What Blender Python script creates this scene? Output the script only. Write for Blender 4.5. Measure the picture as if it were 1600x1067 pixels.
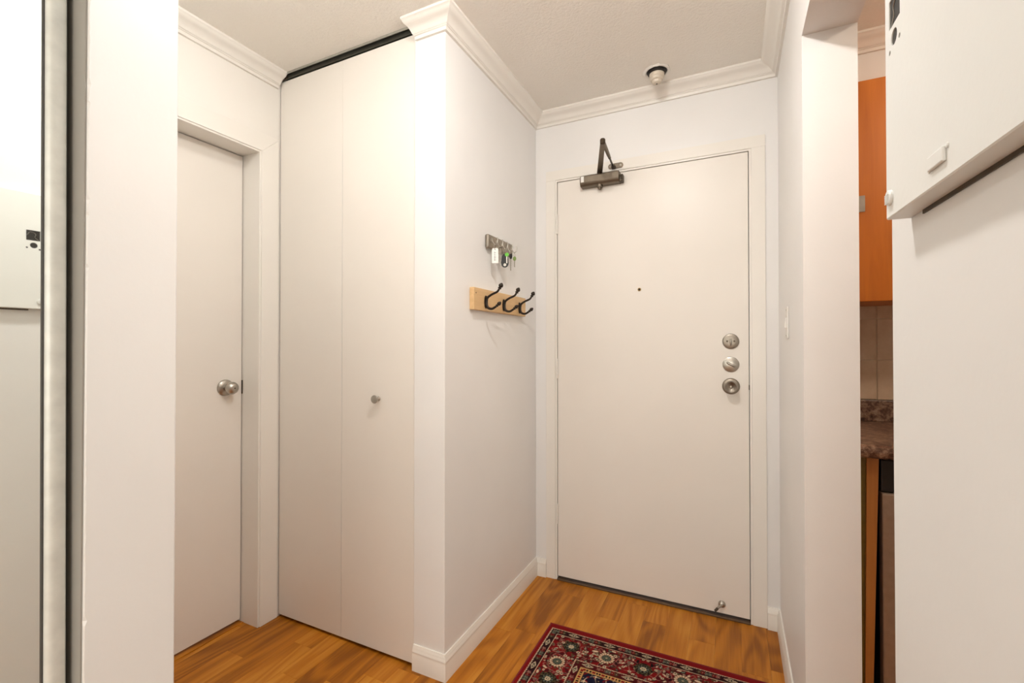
import bpy, bmesh, math, random
import numpy as np
from mathutils import Vector, Matrix

for o in list(bpy.data.objects):
    bpy.data.objects.remove(o, do_unlink=True)
S = bpy.context.scene
C = S.collection
PI = math.pi
random.seed(7)

# ------------------------------------------------------------------ camera, world, light, exposure
CAM_H = 1.225
cd = bpy.data.cameras.new('camera')
cam = bpy.data.objects.new('camera', cd)
C.objects.link(cam)
cam.location = (0, 0, CAM_H)
cam.rotation_euler = (PI / 2 + 0.0094, 0, 0.4494)
cd.sensor_width = 36.0
cd.lens = 718.76 * 36.0 / 1600.0
cd.clip_start = 0.01
S.camera = cam

w = bpy.data.worlds.new('world')
S.world = w
w.use_nodes = True
w.node_tree.nodes['Background'].inputs[0].default_value = (0.75, 0.87, 1.0, 1)
w.node_tree.nodes['Background'].inputs[1].default_value = 0.6

# added fill light behind the camera, placed at an assumed window
ld = bpy.data.lights.new('rear_fill', 'AREA')
ld.shape = 'RECTANGLE'
ld.size = 2.6
ld.size_y = 1.55
ld.energy = 76.0
ld.color = (1.0, 0.985, 0.91)
lo = bpy.data.objects.new('rear_fill', ld)
C.objects.link(lo)
lo.location = (0.9, -3.22, 1.5)
lo.rotation_euler = (PI / 2, 0, 0)          # shines towards +Y
LAMP_POWER = 305.0        # emission of the entry lamp
HALL_POWER = 86.0         # emission of the lamp before the bifold door
KITCHEN_POWER = 78.0

S.view_settings.view_transform = 'Standard'
S.view_settings.look = 'None'
S.view_settings.gamma = 1.0
S.view_settings.use_curve_mapping = False
S.view_settings.exposure = 0.06

# ------------------------------------------------------------------ measured room
XL, XR, YB, YP = -0.961, 0.1758, 2.2906, 1.422      # entry left wall, right wall, back wall, pillar end
XC1, XW, XD, YC, YJ = -1.101, -1.8676, -1.9787, 1.4267, 1.3287
HC = 2.4544
XO, YO, HO = 0.3038, 1.5137, 2.0972                # opening to the kitchen
YN = 0.711                                         # near side of that opening
TILT = math.radians(2.5)
XM, XPIL = -0.872, -0.83                           # mirror plane, partition end
YP0, YP1 = 0.326, 0.445
KB = 2.41                                          # kitchen back wall


# ------------------------------------------------------------------ materials
def mat(name):
    m = bpy.data.materials.new(name)
    m.use_nodes = True
    nt = m.node_tree
    return m, nt, nt.nodes['Principled BSDF']


def node(nt, t, **kw):
    n = nt.nodes.new(t)
    for k, v in kw.items():
        setattr(n, k, v)
    return n


def coords(nt, kind='Object', scale=(1, 1, 1)):
    tc = node(nt, 'ShaderNodeTexCoord')
    mp = node(nt, 'ShaderNodeMapping')
    mp.inputs['Scale'].default_value = scale
    nt.links.new(tc.outputs[kind], mp.inputs[0])
    return mp.outputs[0]


def noise(nt, vec, scale, detail=3.0, rough=0.5, dist=0.0):
    n = node(nt, 'ShaderNodeTexNoise')
    n.inputs['Scale'].default_value = scale
    n.inputs['Detail'].default_value = detail
    n.inputs['Roughness'].default_value = rough
    n.inputs['Distortion'].default_value = dist
    nt.links.new(vec, n.inputs['Vector'])
    return n.outputs['Fac']


def ramp(nt, fac, stops):
    r = node(nt, 'ShaderNodeValToRGB')
    el = r.color_ramp.elements
    while len(el) < len(stops):
        el.new(0.5)
    for e, (p, c) in zip(el, stops):
        e.position = p
        e.color = (*c, 1)
    nt.links.new(fac, r.inputs[0])
    return r.outputs[0]


def bump(nt, b, h, strength, dist):
    n = node(nt, 'ShaderNodeBump')
    n.inputs['Strength'].default_value = strength
    n.inputs['Distance'].default_value = dist
    nt.links.new(h, n.inputs['Height'])
    nt.links.new(n.outputs[0], b.inputs['Normal'])


def lin(r, g, b):
    f = lambda c: (c / 255 / 12.92) if c / 255 <= 0.04045 else ((c / 255 + 0.055) / 1.055) ** 2.4
    return (f(r), f(g), f(b))


def paint(name, col, rough=0.5, bscale=260, bstr=0.25, bdist=0.0006, var=0.025, spec=0.4, det=3.0):
    m, nt, b = mat(name)
    v = coords(nt)
    f = noise(nt, v, 2.3, 3)
    lo_ = tuple(c * (1 - var) for c in col)
    hi_ = tuple(min(1, c * (1 + var)) for c in col)
    nt.links.new(ramp(nt, f, [(0.3, lo_), (0.7, hi_)]), b.inputs['Base Color'])
    b.inputs['Roughness'].default_value = rough
    b.inputs['Specular IOR Level'].default_value = spec
    if bstr:
        bump(nt, b, noise(nt, v, bscale, det), bstr, bdist)
    return m


def metal(name, col, rough=0.3, bscale=120, bstr=0.05, metallic=1.0):
    m, nt, b = mat(name)
    v = coords(nt)
    f = noise(nt, v, 40, 3)
    nt.links.new(ramp(nt, f, [(0.3, tuple(c * 0.85 for c in col)), (0.7, col)]), b.inputs['Base Color'])
    b.inputs['Metallic'].default_value = metallic
    b.inputs['Roughness'].default_value = rough
    if bstr:
        bump(nt, b, noise(nt, v, bscale, 2), bstr, 0.0005)
    return m


def plain(name, col, rough=0.5, var=0.06, scale=60):
    m, nt, b = mat(name)
    f = noise(nt, coords(nt), scale, 3)
    nt.links.new(ramp(nt, f, [(0.3, tuple(c * (1 - var) for c in col)), (0.7, tuple(min(1, c * (1 + var)) for c in col))]),
                 b.inputs['Base Color'])
    b.inputs['Roughness'].default_value = rough
    return m


M = {}
M['wall'] = paint('wall_paint', (0.84, 0.828, 0.81), 0.42, 190, 0.22, 0.0007)
M['wall_cream'] = paint('cream_wall_paint', (0.83, 0.80, 0.745), 0.42, 190, 0.15, 0.0006)
M['wall_rough'] = paint('rough_wall_paint', (0.785, 0.785, 0.775), 0.45, 60, 0.22, 0.0012, det=5.0)
M['door'] = paint('door_paint', (0.83, 0.785, 0.72), 0.36, 300, 0.12, 0.0004, 0.015)
M['trim'] = paint('trim_paint', (0.845, 0.812, 0.752), 0.30, 120, 0.06, 0.0004, 0.012)
M['panel'] = paint('panel_paint', (0.775, 0.79, 0.77), 0.36, 160, 0.2, 0.0006)
M['nickel'] = metal('satin_nickel', (0.50, 0.47, 0.42), 0.32)
M['pewter'] = metal('pewter', (0.34, 0.30, 0.25), 0.38)
M['bronze'] = metal('bronze_closer', (0.20, 0.165, 0.125), 0.42)
M['bronze_dark'] = metal('bronze_dark', (0.09, 0.07, 0.05), 0.45)
M['iron'] = metal('black_iron', (0.035, 0.026, 0.020), 0.36, 90, 0.25, 0.6)
M['alu'] = metal('satin_aluminium', (0.74, 0.76, 0.72), 0.5, 60, 0.0, 0.25)
M['track_light'] = metal('galvanised_track', (0.62, 0.63, 0.60), 0.4)
M['track_dark'] = metal('dark_track', (0.10, 0.10, 0.085), 0.45)
M['dark'] = plain('dark_void', (0.018, 0.015, 0.012), 0.7)
M['gasket'] = plain('black_gasket', (0.05, 0.048, 0.045), 0.5)
M['black'] = plain('black_plastic', (0.016, 0.016, 0.017), 0.28)
M['white_plastic'] = plain('white_plastic', (0.82, 0.80, 0.75), 0.35, 0.02)
M['old_plastic'] = plain('aged_plastic', (0.66, 0.585, 0.48), 0.4, 0.04)
M['recess_shade'] = paint('recess_shade_grey', (0.34, 0.325, 0.295), 0.5, 120, 0.1)  # shade of the recess beside the mirror door, put into the colour
M['paper'] = plain('white_tag_paper', (0.86, 0.85, 0.81), 0.55, 0.02)
M['ink'] = plain('black_ink', (0.03, 0.03, 0.03), 0.6)
M['green'] = plain('green_key_cap', (0.13, 0.55, 0.035), 0.4)
M['green_dull'] = plain('dull_green_cap', (0.22, 0.33, 0.10), 0.5)
M['brass'] = metal('brass', (0.55, 0.38, 0.14), 0.3)
M['threshold'] = metal('brown_threshold', (0.13, 0.080, 0.045), 0.5, 120, 0.05, 0.2)
M['rubber'] = plain('dark_rubber', (0.06, 0.045, 0.03), 0.6)
M['steel'] = metal('taupe_steel', (0.40, 0.31, 0.25), 0.42, 200, 0.03, 0.25)

m, nt, b = mat('mirror_glass')
b.inputs['Base Color'].default_value = (0.90, 0.925, 0.89, 1)
b.inputs['Metallic'].default_value = 1.0
b.inputs['Roughness'].default_value = 0.015
M['mirror'] = m

# stippled ceiling
m, nt, b = mat('stippled_ceiling')
v = coords(nt)
f = noise(nt, v, 1.6, 4)
nt.links.new(ramp(nt, f, [(0.3, (0.89, 0.85, 0.78)), (0.7, (0.92, 0.885, 0.82))]), b.inputs['Base Color'])
b.inputs['Roughness'].default_value = 0.75
bump(nt, b, noise(nt, v, 95, 4, 0.6), 0.8, 0.0042)
M['ceiling'] = m


def floor_wood(name, dark, mid, light):
    m, nt, b = mat(name)
    tc = node(nt, 'ShaderNodeTexCoord')
    oi = node(nt, 'ShaderNodeObjectInfo')
    off = node(nt, 'ShaderNodeVectorMath', operation='SCALE')
    cmb = node(nt, 'ShaderNodeCombineXYZ')
    for k in range(3):
        nt.links.new(oi.outputs['Random'], cmb.inputs[k])
    nt.links.new(cmb.outputs[0], off.inputs[0])
    off.inputs['Scale'].default_value = 37.0
    add = node(nt, 'ShaderNodeVectorMath', operation='ADD')
    nt.links.new(tc.outputs['Object'], add.inputs[0])
    nt.links.new(off.outputs[0], add.inputs[1])
    mp = node(nt, 'ShaderNodeMapping')
    mp.inputs['Scale'].default_value = (7.0, 1.15, 1.0)
    nt.links.new(add.outputs[0], mp.inputs[0])
    n1 = noise(nt, mp.outputs[0], 1.0, 1.5, 0.45, 0.3)
    mul = node(nt, 'ShaderNodeMath', operation='MULTIPLY')
    mul.inputs[1].default_value = 62.0
    nt.links.new(n1, mul.inputs[0])
    sn = node(nt, 'ShaderNodeMath', operation='SINE')
    nt.links.new(mul.outputs[0], sn.inputs[0])
    mp2 = node(nt, 'ShaderNodeMapping')
    mp2.inputs['Scale'].default_value = (120.0, 5.0, 1.0)
    nt.links.new(add.outputs[0], mp2.inputs[0])
    n2 = noise(nt, mp2.outputs[0], 1.0, 4, 0.6)
    mp3 = node(nt, 'ShaderNodeMapping')
    mp3.inputs['Scale'].default_value = (22.0, 1.6, 1.0)
    nt.links.new(add.outputs[0], mp3.inputs[0])
    n3 = noise(nt, mp3.outputs[0], 1.0, 3, 0.5)
    # fac = 0.5 + 0.10*sin + 0.35*(n2-.5) + .7*(n3-.5) + .28*(rand-.5)
    def ma(op, a, bb):
        q = node(nt, 'ShaderNodeMath', operation=op)
        for i, x in enumerate((a, bb)):
            if isinstance(x, (int, float)):
                q.inputs[i].default_value = x
            else:
                nt.links.new(x, q.inputs[i])
        return q.outputs[0]
    fac = ma('ADD', 0.5, ma('MULTIPLY', sn.outputs[0], 0.115))
    fac = ma('ADD', fac, ma('MULTIPLY', ma('SUBTRACT', n2, 0.5), 0.42))
    fac = ma('ADD', fac, ma('MULTIPLY', ma('SUBTRACT', n3, 0.5), 0.60))
    fac = ma('ADD', fac, ma('MULTIPLY', ma('SUBTRACT', oi.outputs['Random'], 0.5), 0.36))
    nt.links.new(ramp(nt, fac, [(0.18, dark), (0.5, mid), (0.82, light)]), b.inputs['Base Color'])
    b.inputs['Roughness'].default_value = 0.36
    b.inputs['Specular IOR Level'].default_value = 0.22
    bump(nt, b, n2, 0.08, 0.0003)
    return m


M['floor'] = floor_wood('laminate_oak', (0.25, 0.080, 0.006), (0.45, 0.157, 0.012), (0.58, 0.245, 0.030))


def wood(name, dark, light, sc=(30, 30, 2.0), rough=0.4):
    m, nt, b = mat(name)
    v = coords(nt, 'Object', sc)
    f = noise(nt, v, 1.0, 4, 0.55, 0.6)
    nt.links.new(ramp(nt, f, [(0.25, dark), (0.75, light)]), b.inputs['Base Color'])
    b.inputs['Roughness'].default_value = rough
    bump(nt, b, f, 0.06, 0.0004)
    return m


M['cabinet'] = wood('orange_maple', (0.46, 0.125, 0.006), (0.60, 0.185, 0.014))
M['cabinet_base'] = wood('honey_oak', (0.42, 0.17, 0.045), (0.60, 0.27, 0.075))
M['pine'] = wood('pine_board', (0.58, 0.37, 0.17), (0.76, 0.52, 0.27), (20, 3, 40), 0.5)

# granite-look laminate
m, nt, b = mat('brown_granite')
v = coords(nt)
f1 = noise(nt, v, 55, 6, 0.75)
f2 = noise(nt, v, 16, 4, 0.6)
mx = node(nt, 'ShaderNodeMath', operation='MULTIPLY_ADD')
nt.links.new(f1, mx.inputs[0])
mx.inputs[1].default_value = 0.75
sc_ = node(nt, 'ShaderNodeMath', operation='MULTIPLY')
sc_.inputs[1].default_value = 0.25
nt.links.new(f2, sc_.inputs[0])
nt.links.new(sc_.outputs[0], mx.inputs[2])
nt.links.new(ramp(nt, mx.outputs[0], [(0.36, (0.020, 0.012, 0.010)), (0.47, (0.13, 0.068, 0.045)),
                                      (0.55, (0.30, 0.19, 0.135)), (0.66, (0.50, 0.38, 0.28))]), b.inputs['Base Color'])
b.inputs['Roughness'].default_value = 0.3
M['granite'] = m

m, nt, b = mat('beige_tile')
v = coords(nt)
f = noise(nt, v, 14, 5, 0.6)
nt.links.new(ramp(nt, f, [(0.3, (0.62, 0.47, 0.33)), (0.7, (0.75, 0.60, 0.45))]), b.inputs['Base Color'])
b.inputs['Roughness'].default_value = 0.35
M['tile'] = m
M['grout'] = plain('tile_grout', (0.82, 0.70, 0.56), 0.8)

m, nt, b = mat('lamp_glow')
b.inputs['Base Color'].default_value = (1, 1, 1, 1)
b.inputs['Emission Color'].default_value = (1.0, 0.96, 0.92, 1)
b.inputs['Emission Strength'].default_value = LAMP_POWER
M['glow'] = m
m, nt, b = mat('hall_lamp_glow')
b.inputs['Base Color'].default_value = (1, 1, 1, 1)
b.inputs['Emission Color'].default_value = (1.0, 0.98, 0.94, 1)
b.inputs['Emission Strength'].default_value = HALL_POWER
M['hglow'] = m
m, nt, b = mat('kitchen_lamp_glow')
b.inputs['Emission Color'].default_value = (1.0, 0.80, 0.62, 1)
b.inputs['Emission Strength'].default_value = KITCHEN_POWER
M['kglow'] = m
m, nt, b = mat('window_glass')
b.inputs['Base Color'].default_value = (0.95, 0.98, 1, 1)
b.inputs['Transmission Weight'].default_value = 1.0
b.inputs['Roughness'].default_value = 0.0
M['glass'] = m

m, nt, b = mat('rug_wool')
at = node(nt, 'ShaderNodeVertexColor', layer_name='pattern')
v = coords(nt)
f = noise(nt, v, 420, 2)
mixn = node(nt, 'ShaderNodeMix', data_type='RGBA', blend_type='MULTIPLY')
mixn.inputs[0].default_value = 1.0
nt.links.new(at.outputs['Color'], mixn.inputs[6])
nt.links.new(ramp(nt, f, [(0.3, (0.72, 0.72, 0.72)), (0.7, (1.0, 1.0, 1.0))]), mixn.inputs[7])
nt.links.new(mixn.outputs[2], b.inputs['Base Color'])
b.inputs['Roughness'].default_value = 0.9
b.inputs['Specular IOR Level'].default_value = 0.1
bump(nt, b, f, 0.5, 0.002)
M['rug'] = m
M['rug_edge'] = plain('rug_binding', lin(112, 18, 22), 0.9, 0.12, 300)


# ------------------------------------------------------------------ mesh helpers
def box(bm, x0, x1, y0, y1, z0, z1, bev=0.0, seg=2):
    vs = [bm.verts.new((x, y, z)) for z in (z0, z1) for y in (y0, y1) for x in (x0, x1)]
    fs = [bm.faces.new([vs[i] for i in q]) for q in
          ((0, 2, 3, 1), (4, 5, 7, 6), (0, 1, 5, 4), (2, 6, 7, 3), (0, 4, 6, 2), (1, 3, 7, 5))]
    if bev > 0:
        es = list({e for f_ in fs for e in f_.edges})
        bmesh.ops.bevel(bm, geom=es, offset=bev, segments=seg, affect='EDGES', profile=0.5)
    return vs


def NB():
    return bmesh.new()


def bx(x0, x1, y0, y1, z0, z1, bev=0.0, seg=2):
    bm = NB()
    box(bm, x0, x1, y0, y1, z0, z1, bev, seg)
    return bm


def lathe(bm, prof, seg=28, mtx=Matrix()):
    """prof: list of (r, h); revolved about local z then moved by mtx."""
    rings = []
    for r, h in prof:
        if r < 1e-6:
            rings.append([bm.verts.new(mtx @ Vector((0, 0, h)))])
        else:
            rings.append([bm.verts.new(mtx @ Vector((r * math.cos(2 * PI * k / seg), r * math.sin(2 * PI * k / seg), h)))
                          for k in range(seg)])
    for a, b_ in zip(rings, rings[1:]):
        if len(a) == 1 and len(b_) == 1:
            continue
        for k in range(seg):
            k2 = (k + 1) % seg
            if len(a) == 1:
                bm.faces.new((a[0], b_[k], b_[k2]))
            elif len(b_) == 1:
                bm.faces.new((a[k], b_[0], a[k2]))
            else:
                bm.faces.new((a[k], b_[k], b_[k2], a[k2]))
    if len(rings[0]) > 1:
        bm.faces.new(rings[0])
    if len(rings[-1]) > 1:
        bm.faces.new(rings[-1])
    bmesh.ops.recalc_face_normals(bm, faces=bm.faces)


def tube(bm, pts, radii, seg=10):
    pts = [Vector(p) for p in pts]
    if not hasattr(radii, '__len__'):
        radii = [radii] * len(pts)
    rings = []
    up = None
    for i, p in enumerate(pts):
        d = (pts[min(i + 1, len(pts) - 1)] - pts[max(i - 1, 0)]).normalized()
        if up is None:
            up = d.orthogonal().normalized()
        up = (up - d * up.dot(d)).normalized()
        sd = d.cross(up)
        rings.append([bm.verts.new(p + radii[i] * (math.cos(2 * PI * k / seg) * up + math.sin(2 * PI * k / seg) * sd))
                      for k in range(seg)])
    for a, b_ in zip(rings, rings[1:]):
        for k in range(seg):
            k2 = (k + 1) % seg
            bm.faces.new((a[k], a[k2], b_[k2], b_[k]))
    bm.faces.new(rings[0][::-1])
    bm.faces.new(rings[-1])


def smooth_path(pts, n=5):
    """Catmull-Rom resample."""
    P = [Vector(p) for p in pts]
    P = [2 * P[0] - P[1]] + P + [2 * P[-1] - P[-2]]
    out = []
    for i in range(1, len(P) - 2):
        for k in range(n):
            t = k / n
            a, b_, c, d = P[i - 1], P[i], P[i + 1], P[i + 2]
            out.append(0.5 * ((2 * b_) + (c - a) * t + (2 * a - 5 * b_ + 4 * c - d) * t * t + (3 * b_ - a - 3 * c + d) * t ** 3))
    out.append(P[-2])
    return out


def prism(bm, pts, vec):
    """polygon pts (3-D, planar) extruded by vec"""
    vec = Vector(vec)
    a = [bm.verts.new(Vector(p)) for p in pts]
    b_ = [bm.verts.new(Vector(p) + vec) for p in pts]
    n = len(a)
    bm.faces.new(a)
    bm.faces.new(b_[::-1])
    for i in range(n):
        bm.faces.new((a[i], b_[i], b_[(i + 1) % n], a[(i + 1) % n]))
    bmesh.ops.recalc_face_normals(bm, faces=bm.faces)


def world_loc(o):
    v = Vector((0, 0, 0))
    while o is not None:
        v += o.location
        o = o.parent
    return v


def obj(name, bm, m, parent=None, local=False, smooth=False):
    me = bpy.data.meshes.new(name)
    if parent is not None and not local:
        off = world_loc(parent)
        for v_ in bm.verts:
            v_.co -= off
    bmesh.ops.recalc_face_normals(bm, faces=bm.faces)
    bm.to_mesh(me)
    bm.free()
    me.materials.append(M[m] if isinstance(m, str) else m)
    if smooth:
        for p in me.polygons:
            p.use_smooth = True
        me.set_sharp_from_angle(angle=math.radians(40))
    o = bpy.data.objects.new(name, me)
    C.objects.link(o)
    o.parent = parent
    return o


def tag(o, label, cat, group=None, kind=None):
    if label:
        o['label'] = label
    if cat:
        o['category'] = cat
    if group:
        o['group'] = group
    if kind:
        o['kind'] = kind
    return o


def thing(name, label, cat, loc, group=None, rotz=0, kind=None):
    o = bpy.data.objects.new(name, None)
    o.empty_display_size = 0.05
    C.objects.link(o)
    o.location = loc
    o.rotation_euler = (0, 0, rotz)
    return tag(o, label, cat, group, kind)


def struct(name, bm, m, label, cat, smooth=False):
    return tag(obj(name, bm, m, None, smooth=smooth), label, cat, None, 'structure')


def copy_tree(o, parent=None):
    c = o.copy()
    C.objects.link(c)
    c.parent = parent
    for ch in list(o.children):
        copy_tree(ch, c)
    return c


# ------------------------------------------------------------------ floor with planks
fl = struct('floor', bx(-2.15, 3.1, -3.4, 2.5, -0.08, -0.0085), 'floor', 'honey oak laminate floor laid in narrow strips', 'floor')
PW = 0.098
x_edge = 0.023 - 0.098 * 21
rest = NB()
col = 0
count = 0
rp = random.Random(21)
xk = x_edge
while xk < 3.0:
    y = -3.3 - rp.random() * 0.6
    while y < 2.40:
        L = rp.choice((0.34, 0.42, 0.5, 0.6, 0.78))
        y1 = min(y + L, 2.40)
        y0 = max(y, -3.3)
        if y1 - y0 > 0.02:
            g = 0.00015
            if xk < 0.18 and y1 > 0.75 and xk > -2.05 and count < 295:
                pb = bx(-PW / 2 + g, PW / 2 - g, -(y1 - y0) / 2 + g, (y1 - y0) / 2 - g, -0.008, 0.0)
                es = [e for e in pb.edges if all(v_.co.z > -0.001 for v_ in e.verts)]
                bmesh.ops.bevel(pb, geom=es, offset=0.0003, segments=1, affect='EDGES')
                po = obj('plank', pb, 'floor', fl, local=True)
                po.location = (xk + PW / 2, (y0 + y1) / 2, 0)
                count += 1
            else:
                box(rest, xk + g, xk + PW - g, y0 + g, y1 - g, -0.008, 0.0)
        y += L
    xk += PW
ro = obj('planking', rest, 'floor', fl)
ro['kind'] = 'stuff'

# ------------------------------------------------------------------ ceiling and walls
struct('ceiling', bx(-2.15, 3.1, -3.4, 2.55, HC, HC + 0.08), 'ceiling', 'beige stippled ceiling over the entry', 'ceiling')

DL, DR, DT = -0.8367, 0.0596, 2.0878               # entry door edges
bm = NB()
box(bm, -2.1, DL - 0.017, YB, YB + 0.13, 0, HC)
box(bm, DR + 0.017, XR + 0.001, YB, YB + 0.13, 0, HC)
box(bm, DL - 0.017, DR + 0.017, YB, YB + 0.13, DT + 0.017, HC)
struct('wall_back', bm, 'wall', 'white wall around the entry door', 'wall')
struct('wall_entry_left', bx(XC1, XL, YP, YB, 0, HC, 0.002), 'wall', 'white partition wall carrying the key rack and coat hooks', 'wall')
bm = NB()
LJ0 = YJ - 0.765                                   # left door opening in hall wall
LT = 2.0746
box(bm, -2.08, XW, YJ + 0.02, YB, 0, HC)
box(bm, -2.08, XW, YP1, LJ0 - 0.02, 0, HC)
box(bm, -2.08, XW, LJ0 - 0.02, YJ + 0.02, LT + 0.02, HC)
struct('wall_hall_left', bm, 'wall_cream', 'white wall around the left hall door', 'wall')
# chipped partition end
bm = NB()
rc = random.Random(12)
zs_ = sorted({0.0, HC} | {round(0.006 * k + rc.uniform(-0.002, 0.002), 4) for k in range(1, int(HC / 0.006))})
rows = []
for z in zs_:
    c_ = rc.random()
    chip = rc.uniform(0.0022, 0.0045) if (c_ < 0.05 and 0.1 < z < 2.3) else rc.uniform(0.0010, 0.0017)
    rows.append([bm.verts.new(p) for p in ((-2.08, YP0, z), (XPIL - chip, YP0, z), (XPIL, YP0 + chip * rc.uniform(0.8, 1.3), z),
                                           (XPIL, YP1 - 0.003, z), (XPIL - 0.003, YP1, z), (-2.08, YP1, z))])
for r0, r1 in zip(rows, rows[1:]):
    for k in range(6):
        bm.faces.new((r0[k], r0[(k + 1) % 6], r1[(k + 1) % 6], r1[k]))
bm.faces.new(rows[0])
bm.faces.new(rows[-1])
struct('wall_partition', bm, 'wall_rough', 'white partition wall end with chipped edge beside mirror door', 'wall')
bm = NB()
box(bm, XR, XO, YO, KB, 0, HC)
box(bm, XR, XO, YN, YO, HO, HC)
bmesh.ops.remove_doubles(bm, verts=bm.verts, dist=1e-5)
struct('wall_right', bm, 'wall', 'white wall right of the entry door with kitchen opening header', 'wall')
# near part of the right wall is slightly out of square
LN = 1.75
ca, sa = math.cos(TILT), math.sin(TILT)
bm = NB()
prism(bm, [(XR, YN, 0), (XR + LN * sa, YN - LN * ca, 0), (XO + LN * sa, YN - LN * ca, 0), (XO, YN, 0)], (0, 0, HC))
struct('wall_right_near', bm, 'wall_rough', 'white textured wall carrying the metal breaker panel', 'wall')
# behind the camera
struct('wall_left', bx(-2.08, -0.86, -3.3, -0.62, 0, HC), 'wall', 'white wall beyond the mirrored wardrobe', 'wall')
struct('wall_wardrobe_back', bx(-1.62, -1.52, -0.62, YP0, 0, HC), 'wall', 'white back wall inside the mirrored wardrobe', 'wall')
bm = NB()
box(bm, -0.86, -0.45, -3.4, -3.28, 0, HC)
box(bm, 2.25, 3.0, -3.4, -3.28, 0, HC)
box(bm, -0.45, 2.25, -3.4, -3.28, 0, 0.7)
box(bm, -0.45, 2.25, -3.4, -3.28, 2.3, HC)
struct('wall_rear', bm, 'wall', 'white wall around the assumed living room window', 'wall')
wn = thing('added_window_1', 'assumed wide white framed window added behind the viewer for the fill light', 'window', (0.9, -3.34, 0.7), kind='structure')  # unseen window, added to go with the rear fill light
bm = NB()
box(bm, -0.45, 2.25, -3.37, -3.31, 0.7, 0.75)
box(bm, -0.45, 2.25, -3.37, -3.31, 2.25, 2.3)
for x in (-0.45, 0.875, 2.2):
    box(bm, x, x + 0.05, -3.37, -3.31, 0.75, 2.25)
obj('window_frame', bm, 'trim', wn)
obj('pane', bx(-0.40, 0.875, -3.345, -3.339, 0.75, 2.25), 'glass', wn)
obj('pane', bx(0.925, 2.2, -3.345, -3.339, 0.75, 2.25), 'glass', wn)
struct('wall_living_right', bx(3.0, 3.1, -3.4, -1.05, 0, HC), 'wall', 'white side wall of the living room', 'wall')
struct('wall_kitchen_near', bx(0.40, 3.1, -1.05, -0.93, 0, HC), 'wall', 'white wall between kitchen and living room', 'wall')
struct('wall_kitchen_right', bx(2.3, 2.4, -0.93, KB, 0, HC), 'wall', 'white side wall of the kitchen', 'wall')


# ------------------------------------------------------------------ crown mouldings
CROWN = [(0.0, 0.0), (0.066, 0.0), (0.066, 0.0085), (0.0615, 0.0105), (0.0585, 0.0145), (0.0540, 0.0185), (0.0475, 0.0215),
         (0.0400, 0.0245), (0.0330, 0.0290), (0.0275, 0.0345), (0.0235, 0.0405), (0.0215, 0.0435), (0.0195, 0.0450),
         (0.0165, 0.0455), (0.0160, 0.0480), (0.0120, 0.0495), (0.0105, 0.0540), (0.0100, 0.0610), (0.0, 0.0615)]


def crown(name, a, b_, out, e0, e1, label, m='trim', hc=HC, cut0=None):
    """a->b wall line, out = unit vector away from the wall; e0/e1 mitre: lengthen(+)/shorten(-) by e*offset."""
    a, b_, out = Vector((*a, 0)), Vector((*b_, 0)), Vector((*out, 0))
    d = (b_ - a).normalized()
    bm = NB()
    ra, rb = [], []
    for off, dr in CROWN:
        pa = a + out * off - d * (e0 * off)
        pb = b_ + out * off + d * (e1 * off)
        if cut0 is not None:
            pa = a + out * off - d * (cut0 * off)
        ra.append(bm.verts.new((pa.x, pa.y, hc - dr)))
        rb.append(bm.verts.new((pb.x, pb.y, hc - dr)))
    n = len(ra)
    for i in range(n):
        j = (i + 1) % n
        bm.faces.new((ra[i], rb[i], rb[j], ra[j]))
    bm.faces.new(ra[::-1])
    bm.faces.new(rb)
    return struct(name, bm, m, label, 'moulding', smooth=True)


crown('trim_1', (-1.088, YP), (XL, YP), (0, -1), 0, 1, 'cream crown moulding with cut end on the partition face', cut0=0.46)
crown('trim_2', (XL, YP), (XL, YB), (1, 0), 1, -1, 'cream crown moulding above the key rack')
crown('trim_3', (XL, YB), (XR, YB), (0, -1), -1, -1, 'cream crown moulding above the entry door')
crown('trim_4', (XR, YB), (XR, YN), (-1, 0), -1, 0, 'cream crown moulding along the right wall')
crown('trim_5', (XW, YP1), (XW, YC - 0.013), (1, 0), 0, 0, 'cream crown moulding above the left hall door')

# ------------------------------------------------------------------ baseboards
BASE = [(0.0, 0.0), (0.013, 0.0), (0.013, 0.062), (0.0115, 0.066), (0.0125, 0.069), (0.0125, 0.073), (0.0095, 0.077),
        (0.0095, 0.083), (0.0065, 0.088), (0.0050, 0.094), (0.0, 0.094)]


def baseboard(name, a, b_, out, e0, e1, label):
    a, b_, out = Vector((*a, 0)), Vector((*b_, 0)), Vector((*out, 0))
    d = (b_ - a).normalized()
    bm = NB()
    ra, rb = [], []
    for off, z in BASE:
        pa = a + out * off - d * (e0 * off)
        pb = b_ + out * off + d * (e1 * off)
        ra.append(bm.verts.new((pa.x, pa.y, z)))
        rb.append(bm.verts.new((pb.x, pb.y, z)))
    n = len(ra)
    for i in range(n):
        j = (i + 1) % n
        bm.faces.new((ra[i], rb[i], rb[j], ra[j]))
    bm.faces.new(ra[::-1])
    bm.faces.new(rb)
    return struct(name, bm, 'trim', label, 'baseboard', smooth=True)


baseboard('baseboard_front', (XC1 + 0.002, YP), (XL, YP), (0, -1), 0, 1, 'white baseboard on the partition end beside the bifold door')
baseboard('baseboard_left', (XL, YP), (XL, YB), (1, 0), 1, -1, 'white baseboard below the coat hooks')
baseboard('baseboard_back_left', (XL, YB), (-0.9005, YB), (0, -1), -1, 0, 'short white baseboard left of the entry door frame')
baseboard('baseboard_back_right', (0.127, YB), (XR, YB), (0, -1), 0, -1, 'short white baseboard right of the entry door frame')
baseboard('baseboard_right', (XR, YB), (XR, YO), (-1, 0), -1, 0, 'white baseboard along the right wall')

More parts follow.
